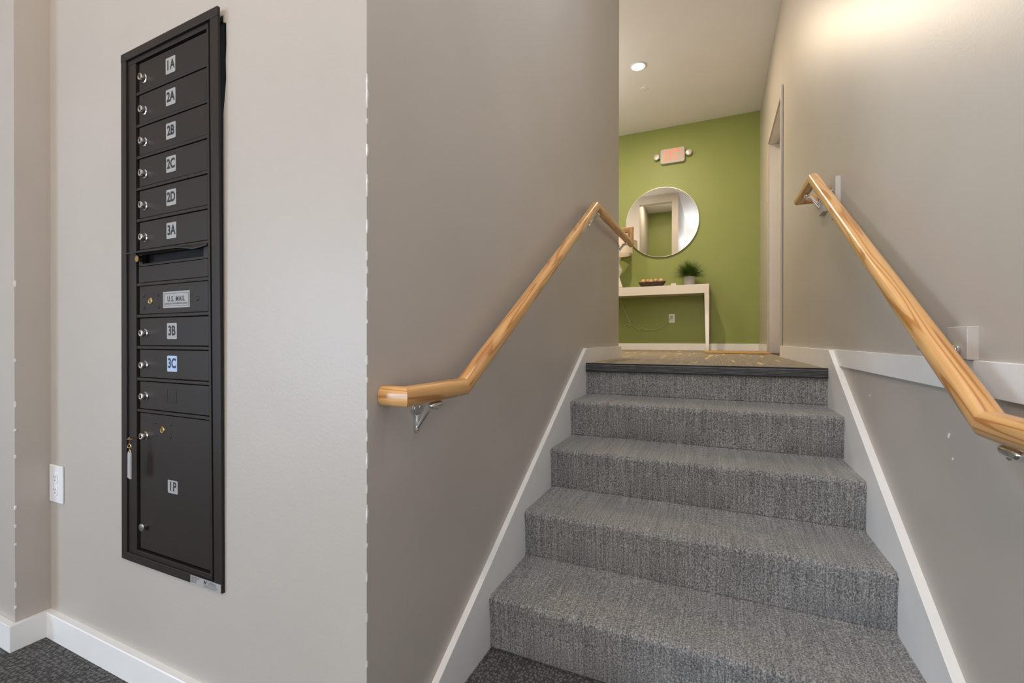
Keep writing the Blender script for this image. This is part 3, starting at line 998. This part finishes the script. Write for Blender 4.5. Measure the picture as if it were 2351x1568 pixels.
merge(bm, text_bm('U.S. MAIL', 0.0205, 0.88, 0.0003, sp=1.12), (lx, yt, lz2 + 0.0015), 1)
merge(bm, text_bm('APPROVED BY THE POSTMASTER GENERAL', 0.0068, 0.80, 0.0001), (lx, yt, lz2 - 0.0115), 3)
twist(bm); finish('mail_plate', bm, [M_label, M_ink, M_inkgrey, M_inkgrey], md)
bm = bmesh.new()
lathe(bm, (-1.5005, DYF, 1.137), (0, -1, 0), [(0.0105, 0), (0.0105, 0.0022), (0.0092, 0.0032), (0.0085, 0.002), (0.0075, 0.002), (0.007, 0.003), (0.0003, 0.003)], 24)
slot_geo(bm, -1.5005, 1.137, DYF - 0.003); twist(bm)
finish('master_lock', bm, [M_brass, M_ink], md, smooth=True)
for (x, z, s_) in ((-1.535, 1.1536, 1), (-1.4635, 1.1533, 1), (-1.535, 1.1177, 1), (-1.4600, 1.1181, 1), (-1.2785, 1.1364, 1.4)):
    bm = bmesh.new(); lathe(bm, (x, DYF - 0.0004, z), (0, -1, 0), [(0.0052 * s_, 0), (0.0046 * s_, 0.0012), (0.0026 * s_, 0.0022), (0.0003, 0.0026)], 14)
    twist(bm); finish('rivet', bm, M_bronze, md, smooth=True)

# maker's sticker on the lower frame
bm = bmesh.new()
qx0, qx1, qz0, qz1 = -1.3165, -1.1875, 0.3572, 0.3790
ys = YF - 0.0012
box(bm, qx0, qx1, ys, YF, qz0, qz1)
yt = ys - 0.0004
merge(bm, text_bm('USPS-STD-4C', 0.0075, 0.85, 0.0001, 'LEFT'), (qx0 + .003, yt, qz1 - 0.0045), 2)
for j, ln in enumerate(('MODEL  4C16S', 'MADE IN USA', 'DATE  REV A')):
    merge(bm, text_bm(ln, 0.0037, 1.0, 0.0001, 'LEFT'), (qx0 + .004, yt, qz1 - 0.0095 - j * 0.0038), 2)
merge(bm, text_bm('AF', 0.0125, 0.9, 0.0003, 'LEFT'), (qx0 + .058, yt, qz1 - 0.0075), 1)
merge(bm, text_bm('FLORENCE', 0.0090, 0.78, 0.0, 'LEFT'), (qx0 + .0745, yt, qz1 - 0.0060), 2)
merge(bm, text_bm('manufacturing company', 0.0042, 0.95, 0.0, 'LEFT'), (qx0 + .0745, yt, qz1 - 0.0110), 2)
for j, ln in enumerate(('5935 Corporate Drive, Manhattan, KS 66503', '800-275-1747  www.auth-florence.com')):
    merge(bm, text_bm(ln, 0.0038, 0.85, 0.0, 'LEFT'), (qx0 + .058, yt, qz1 - 0.0155 - j * 0.0036), 2)
mobj('maker_sticker', bm, [M_label, M_ink, M_inkgrey], k=1.0)

# ------------------------------------------------------------------ key with tag, hanging from the parcel lock
LKX *= KD; LKZ = 1.024 + (0.7418 - 1.024) * KD
ky = empty('key', (LKX, DYF - 0.0147, LKZ), 'copper coloured key with clear plastic tag, hanging in lock of the large bottom door', 'key')
kinv = Matrix.Translation(-Vector(ky.location))


def kobj(name, bm, mat, **kw):
    o = finish(name, bm, mat, ky, **kw); o.matrix_local = kinv; return o


kx, kyy, kz = LKX, DYF - 0.0165, LKZ - 0.001
bm = bmesh.new()
box(bm, kx - 0.0035, kx + 0.0035, kyy - 0.010, kyy + 0.002, kz - 0.001, kz + 0.001)
pts = []
for k in range(16):
    a = 2 * pi * k / 16
    pts.append((kx + 0.0105 * cos(a), kyy - 0.0195 + 0.0105 * sin(a)))
prism(bm, pts, 'z', kz - 0.0011, kz + 0.0011)
kobj('key_blank', bm, M_copper, bevel=0.0004)
hx, hy = kx - 0.004, kyy - 0.023
bm = bmesh.new()
tube(bm, catmull([(hx, hy, kz + .004), (hx + .003, hy - .002, kz + .002), (hx, hy, kz - .012), (hx - .001, hy, kz - .016)], 5), 0.0015, 8)
ringp = [(hx + 0.0085 * sin(a), hy, kz - 0.0235 + 0.0075 * cos(a)) for a in [radians(t) for t in range(-115, 116, 15)]]
tube(bm, ringp, 0.0014, 8)
tube(bm, [ringp[0], ((ringp[0][0] + ringp[-1][0]) / 2, hy, ringp[0][2]), ringp[-1]], 0.0012, 8)
tube(bm, [(hx, hy, kz - 0.0265), (hx, hy, kz - 0.034)], 0.0012, 8)
tube(bm, [(hx + 0.0055 * sin(a), hy, kz - 0.0385 + 0.0055 * cos(a)) for a in [radians(t) for t in range(0, 351, 18)]], 0.0011, 8)
kobj('ring_chain', bm, M_brass, smooth=True)
tx, tzz = hx + 0.000, kz - 0.0415
rot = Matrix.Translation((hx, hy, tzz)) @ Matrix.Rotation(radians(-14), 4, 'Z') @ Matrix.Rotation(radians(1), 4, 'Y')


def tagpart(pts, y0, y1, name, mat):
    bm = bmesh.new(); prism(bm, pts, 'y', y0, y1)
    bmesh.ops.transform(bm, matrix=rot, verts=bm.verts)
    return kobj(name, bm, mat, bevel=0.0006)


tagpart([(-0.0135, -0.074), (0.0135, -0.074), (0.0135, -0.006), (0.0085, 0.003), (-0.0085, 0.003), (-0.0135, -0.006)], -0.0022, 0.0022, 'tag_sleeve', M_clear)
bm = bmesh.new(); box(bm, -0.0105, 0.0105, -0.0008, 0.0008, -0.071, -0.008)
for j in range(4):
    box(bm, -0.0080 + j * 0.0042, -0.0062 + j * 0.0042, -0.0010, -0.0006, -0.066, -0.013 - 0.006 * (j % 2), 1)
bmesh.ops.transform(bm, matrix=rot, verts=bm.verts)
kobj('tag_card', bm, [M_label, M_inkgrey])


# ------------------------------------------------------------------ wall outlets
def outlet(name, x, z, y, w_, h_, label, dark=False):
    e = empty(name, (x, y, z), label, 'outlet')
    inv_ = Matrix.Translation((-x, -y, -z))
    bm = bmesh.new(); box(bm, x - w_ / 2, x + w_ / 2, y - 0.0055, y, z - h_ / 2, z + h_ / 2)
    o = finish('cover_plate', bm, M_plate, e, bevel=0.0025, bseg=3); o.matrix_local = inv_
    sc = h_ / 0.115
    for s_ in (1, -1):
        bm = bmesh.new()
        zc_ = z + s_ * 0.0195 * sc
        pts = []
        for k in range(24):
            a = 2 * pi * k / 24
            pts.append((x + max(-0.0135, min(0.0135, 0.0172 * cos(a))) * sc, zc_ + 0.0172 * sin(a) * sc))
        prism(bm, pts, 'y', y - 0.0075, y - 0.005)
        f_ = finish('socket', bm, M_plate, e, bevel=0.0006); f_.matrix_local = inv_
        bm = bmesh.new()
        box(bm, x - 0.0068, x - 0.0050, y - 0.0079, y - 0.007, zc_ - 0.001, zc_ + 0.008)
        box(bm, x + 0.0050, x + 0.0066, y - 0.0079, y - 0.007, zc_, zc_ + 0.007)
        cyl(bm, (x, y - 0.0079, zc_ - 0.008), (x, y - 0.007, zc_ - 0.008), 0.0024, n=10)
        finish('socket_hole', bm, M_socket, f_)
    bm = bmesh.new(); lathe(bm, (x, y - 0.0055, z), (0, -1, 0), [(0.0035, 0), (0.003, 0.001), (0.0005, 0.0014)], 12)
    o = finish('screw', bm, M_plate, e, smooth=True); o.matrix_local = inv_
    return e


outlet('wall_outlet', -2.0700, 0.528, YW, 0.090, 0.128, 'white duplex outlet in the corner left of the mailbox')
outlet('wall_outlet', -0.565, 1.325, YB, 0.078, 0.123, 'white duplex outlet on green wall under the console table')

# ------------------------------------------------------------------ hall: console table and what stands on it
TX0, TX1, TYF, TZ = -1.66, -0.0895, 6.25, 1.742
tb = empty('console_table', ((TX0 + TX1) / 2, TYF + .17, ZL), 'long white lacquered console table against the green wall', 'table')
tinv = Matrix.Translation(-Vector(tb.location))
bm = bmesh.new(); box(bm, TX0, TX1, TYF, YB - 0.018, TZ - 0.1155, TZ)
o = finish('tabletop', bm, M_lacquer, tb, bevel=0.002); o.matrix_local = tinv
for (xa, s_) in ((TX1, -1), (TX0, 1)):
    for (ya, sy) in ((TYF, 1), (YB - 0.018, -1)):
        bm = bmesh.new()
        zt_ = TZ - 0.1155
        a, b3 = 0.056, 0.038
        top_ = [(xa, ya), (xa + s_ * a, ya), (xa + s_ * a, ya + sy * a), (xa, ya + sy * a)]
        bot_ = [(xa, ya), (xa + s_ * b3, ya), (xa + s_ * b3, ya + sy * b3), (xa, ya + sy * b3)]
        loft(bm, [[(p[0], p[1], zt_) for p in top_], [(p[0], p[1], ZL + 0.0005) for p in bot_]])
        o = finish('leg', bm, M_lacquer, tb, bevel=0.0015); o.matrix_local = tinv

# bowl: long carved wooden boat shape
bw = Vector((-0.807, 6.42, TZ))
bm = bmesh.new()
secs = []
nU = 28
outer = [(0.10, 0.0), (0.135, 0.004), (0.150, 0.023), (0.172, 0.048), (0.184, 0.066), (0.180, 0.068)]
inner = [(0.165, 0.060), (0.145, 0.032), (0.100, 0.012), (0.001, 0.009)]
for (r, h_) in [(0.001, 0.0)] + outer + inner:
    ring = []
    for k in range(nU):
        a = 2 * pi * k / nU
        rise = 0.012 * abs(cos(a)) ** 3 if h_ > 0.04 else 0
        ring.append((bw.x + r * cos(a), bw.y + r * 0.55 * sin(a), bw.z + h_ + rise))
    secs.append(ring)
loft(bm, secs)
o = finish('wooden_bowl', bm, M_darkwood, smooth=True)
tag(o, 'long dark carved wooden bowl holding pale balls on the console table', 'bowl')
balls = [(-0.112, -0.014, 0.086, .033, 'leftmost'), (-0.058, 0.025, 0.095, .027, 'second from left, at the back'), (-0.008, -0.030, 0.080, .031, 'middle, at the front'),
         (0.046, 0.022, 0.096, .028, 'second from right, at the back'), (0.118, -0.010, 0.086, .034, 'rightmost and largest')]
for (dx, dy, dz, r, w_) in balls:
    bm = bmesh.new(); bmesh.ops.create_uvsphere(bm, u_segments=20, v_segments=14, radius=r)
    o = finish('wooden_ball', bm, M_ball, smooth=True, loc=(bw.x + dx, bw.y + dy, bw.z + dz))
    tag(o, 'pale wooden ball in the dark bowl, ' + w_, 'ball', 'wooden balls in the bowl')

# little white box
bm = bmesh.new(); box(bm, -0.560, -0.492, 6.39, 6.45, TZ, TZ + 0.042)
tag(finish('small_box', bm, M_ceramic, bevel=0.006, bseg=3), 'small low white box between the bowl and the potted grass', 'box')

# potted grass
pc = Vector((-0.328, 6.385, TZ))
pt = empty('potted_grass', pc, 'spiky green grass plant in a pale grey pot on the table', 'plant')
bm = bmesh.new()
lathe(bm, (0, 0, 0), (0, 0, 1), [(0.060, 0), (0.066, 0.003), (0.070, 0.06), (0.0715, 0.120), (0.067, 0.121), (0.066, 0.105), (0.001, 0.104)], 32)
finish('pot', bm, M_pot, pt, smooth=True)
bm = bmesh.new()
rg = random.Random(11)
for k in range(1100):
    az = rg.random() * 2 * pi
    tilt = (rg.random() ** 0.62) * radians(86)
    L = 0.250 * (0.82 + 0.22 * rg.random())
    if sin(az) > 0: L *= 1 - 0.30 * sin(az)
    droop = 0.20 * tilt
    base = Vector((0.030 * cos(az) * rg.random(), 0.030 * sin(az) * rg.random(), 0.10))
    wv = Vector((-sin(az), cos(az), 0)) * (0.0034 + 0.0014 * rg.random())
    p = base.copy(); th = tilt * 0.75
    prev = None
    for j in range(5):
        t = j / 4
        ww = wv * (1 - t) + wv * 0.05
        cur = (bm.verts.new(p - ww), bm.verts.new(p + ww))
        if prev: bm.faces.new((prev[0], prev[1], cur[1], cur[0]))
        prev = cur
        th += (tilt * 0.30 + droop) / 4
        p = p + Vector((sin(th) * cos(az), sin(th) * sin(az), cos(th))) * (L / 4)
me_o = finish('grass', bm, M_leaf, pt)
me_o['kind'] = 'stuff'

# table lamp (mostly hidden by the wall end)
lc = Vector((-1.272, 6.348, TZ))
lp = empty('table_lamp', lc, 'cream table lamp with drum shade at the left end of the table', 'lamp')
bm = bmesh.new()
lathe(bm, (0, 0, 0), (0, 0, 1), [(0.097, 0), (0.097, 0.012), (0.090, 0.014), (0.03, 0.014)], 8)
finish('foot', bm, M_ball, lp)
bm = bmesh.new()
lathe(bm, (0, 0, 0.014), (0, 0, 1), [(0.090, 0), (0.042, 0.140), (0.084, 0.235), (0.040, 0.345), (0.070, 0.415), (0.012, 0.44), (0.010, 0.50)], 6)
finish('base', bm, M_ceramic, lp)
bm = bmesh.new()
lathe(bm, (0, 0, 0), (0, 0, 1), [(0.215, 0.470), (0.209, 0.735), (0.207, 0.735), (0.213, 0.470), (0.215, 0.470)], 40, caps=False)
finish('lamp_shade', bm, M_shade, lp, smooth=True)
bm = bmesh.new()
cp_ = [(-1.275, 6.452, TZ + 0.005), (-1.278, 6.52, TZ + 0.005), (-1.282, 6.575, TZ + 0.006), (-1.284, 6.591, TZ - 0.012), (-1.278, 6.591, 1.66), (-1.262, 6.590, 1.60), (-1.215, 6.588, 1.46), (-1.140, 6.585, 1.30), (-1.128, 6.585, 1.243), (-1.165, 6.582, 1.212), (-1.200, 6.580, 1.228),
       (-1.180, 6.582, 1.250), (-1.115, 6.585, 1.236), (-1.03, 6.585, 1.190), (-0.995, 6.585, 1.166), (-0.965, 6.583, 1.200), (-0.93, 6.583, 1.178), (-0.83, 6.583, 1.172), (-0.72, 6.583, 1.195), (-0.64, 6.58, 1.25), (-0.59, 6.56, 1.318), (-0.568, 6.567, 1.345)]
tube(bm, catmull(cp_, 5), 0.0032, 7)
o = tag(finish('power_cord', bm, M_cord, smooth=True), 'thin pale cord hanging under the table and plugged into the outlet', 'cord')
bm = bmesh.new(); box(bm, -0.580, -0.552, 6.560, 6.5935, 1.332, 1.360)
p_ = finish('plug', bm, M_cord, o, bevel=0.004)

# round mirror
mr = empty('round_mirror', (-0.702, YB, 2.660), 'large round mirror with thin champagne rim on the green wall', 'mirror')
bm = bmesh.new()
lathe(bm, (0, -0.006, 0), (0, -1, 0), [(0.476, 0), (0.476, 0.016), (0.001, 0.016)], 72)
finish('mirror_glass', bm, M_mirror, mr)
bm = bmesh.new()
lathe(bm, (0, 0, 0), (0, -1, 0), [(0.475, 0.0), (0.484, 0.0), (0.484, 0.026), (0.483, 0.0275), (0.478, 0.0275), (0.476, 0.024), (0.475, 0.0)], 72, caps=False)
finish('mirror_rim', bm, M_silver, mr, smooth=True)

# exit sign
ex = empty('exit_sign', (-0.557, YB, 3.552), 'white wall sign with red glowing EXIT letters and two lamp heads', 'exit sign')
bm = bmesh.new()
r = 0.030; w2, h2 = 0.158, 0.100
pts = []
for (cx, cz, a0) in ((w2 - r, h2 - r, 0), (-w2 + r, h2 - r, 90), (-w2 + r, -h2 + r, 180), (w2 - r, -h2 + r, 270)):
    for k in range(6):
        a = radians(a0 + k * 18); pts.append((cx + r * cos(a), cz + r * sin(a)))
prism(bm, pts, 'y', -0.050, 0.0)
finish('housing', bm, M_exitbody, ex, bevel=0.006, bseg=3)
bm = text_bm('EXIT', 0.205, 0.50, 0.0032, depth=0.001)
bmesh.ops.translate(bm, vec=(-0.010, -0.052, 0.000), verts=bm.verts)
finish('letters', bm, M_exitred, ex)
bm = bmesh.new()
prism(bm, [(0.118, 0.030), (0.128, 0.030), (0.148, 0.0), (0.128, -0.030), (0.118, -0.030), (0.134, 0.0)], 'y', -0.053, -0.050)
finish('chevron', bm, M_exitred, ex)
for s_ in (-1, 1):
    bm = bmesh.new()
    tube(bm, [(s_ * 0.150, -0.025, 0.006 - 0.018 * (s_ < 0)), (s_ * 0.180, -0.030, 0.010 - 0.012 * (s_ < 0))], 0.012, 10)
    aim = Vector((-0.30, -1, -0.10)) if s_ < 0 else Vector((0.10, -1, -0.15))
    c_ = Vector((s_ * 0.204, -0.030, 0.012 - 0.002 * (s_ < 0)))
    lathe(bm, c_ - aim.normalized() * 0.020, aim, [(0.012, -0.004), (0.030, 0.0), (0.040, 0.014), (0.043, 0.034), (0.040, 0.044), (0.034, 0.046), (0.032, 0.040), (0.001, 0.038)], 28)
    hd = finish('lamp_head', bm, M_exitbody, ex, smooth=True)
    bm = bmesh.new()
    lathe(bm, c_ - aim.normalized() * 0.020, aim, [(0.031, 0.0405), (0.024, 0.0425), (0.001, 0.0435)], 20)
    finish('lens', bm, M_lens, hd, smooth=True)

# doormat in front of the doorway
bm = bmesh.new()
pts = [(-0.115, 5.02), (0.470, 4.88), (0.470, 5.62), (-0.115, 5.72)]
prism(bm, pts, 'z', ZL + 0.0005, ZL + 0.014)
tag(finish('doormat', bm, M_mat, bevel=0.003), 'brown coir doormat on the hall carpet by the doorway', 'doormat')

# ceiling fittings
dl = empty('recessed_downlight', (-0.776, 5.0, ZC), 'glowing round recessed downlight in the hall ceiling', 'ceiling light')
bm = bmesh.new(); lathe(bm, (0, 0, 0), (0, 0, -1), [(0.072, 0), (0.083, 0.001), (0.085, 0.005), (0.078, 0.010), (0.068, 0.008), (0.066, 0.002)], 40, caps=False)
finish('trim_ring', bm, M_ceil, dl, smooth=True)
bm = bmesh.new(); lathe(bm, (0, 0, 0), (0, 0, -1), [(0.067, 0.0), (0.067, 0.006), (0.001, 0.008)], 40)
finish('lens', bm, M_led, dl, smooth=True)
bm = bmesh.new(); lathe(bm, (-0.7745, 5.4716, ZC), (0, 0, -1), [(0.046, 0), (0.046, 0.004), (0.042, 0.006), (0.001, 0.0065)], 32)
tag(finish('sprinkler_cover', bm, M_ceil, smooth=True), 'flat round white sprinkler cover on ceiling beyond the downlight', 'sprinkler')
bm = bmesh.new(); box(bm, XWL, -0.66, 0.89, 1.21, 2.42, 2.58)  # backing panel added for the stair fill, out of view
tag(finish('fill_panel', bm, M_plate, bevel=0.006), 'slim white panel added behind the unseen fill light on the left stair wall', 'light panel')
area_light('alcove_fill', (-1.13, 3.19, 3.93), (0, 0, 0), 0.2, 0.2, 11, (1.0, 0.86, 0.66))  # fill added to brighten the green alcove wall reflected in the mirror
bm = bmesh.new(); lathe(bm, (-1.13, 3.19, ZC), (0, 0, -1), [(0.13, 0), (0.13, 0.012), (0.12, 0.016), (0.001, 0.018)], 40)
tag(finish('alcove_fill_disc', bm, M_ceil, smooth=True), 'flat white disc added for the fill light in the alcove behind the stair wall', 'ceiling light')
# unseen globes added to brighten the foyer, stairs and side of the hall
for (x, y, z, r_, e_, c_, w_) in ((-0.55, -1.0, 3.15, 0.17, 66.0, (1.0, 0.76, 0.53), 'foyer'), (-0.17, 1.30, 3.42, 0.12, 68.0, (0.86, 0.94, 1.0), 'stairs'), (-1.95, 4.7, 3.35, 0.14, 46.0, (1.0, 0.92, 0.80), 'side of the hall')):
    gl = empty('unseen_globe', (x, y, ZC), 'added glowing globe for fill over the ' + w_ + ', out of view', 'ceiling light')
    bm = bmesh.new(); lathe(bm, (0, 0, 0), (0, 0, -1), [(0.05, 0), (0.05, 0.02), (0.006, 0.03), (0.006, ZC - z - r_), (0.03, ZC - z - r_ + 0.004)], 20)
    finish('rod', bm, M_nickel, gl, smooth=True)
    bm = bmesh.new(); bmesh.ops.create_uvsphere(bm, u_segments=24, v_segments=16, radius=r_)
    finish('globe', bm, mat_emit('fill_globe', c_, e_), gl, smooth=True, loc=(0, 0, z - ZC))
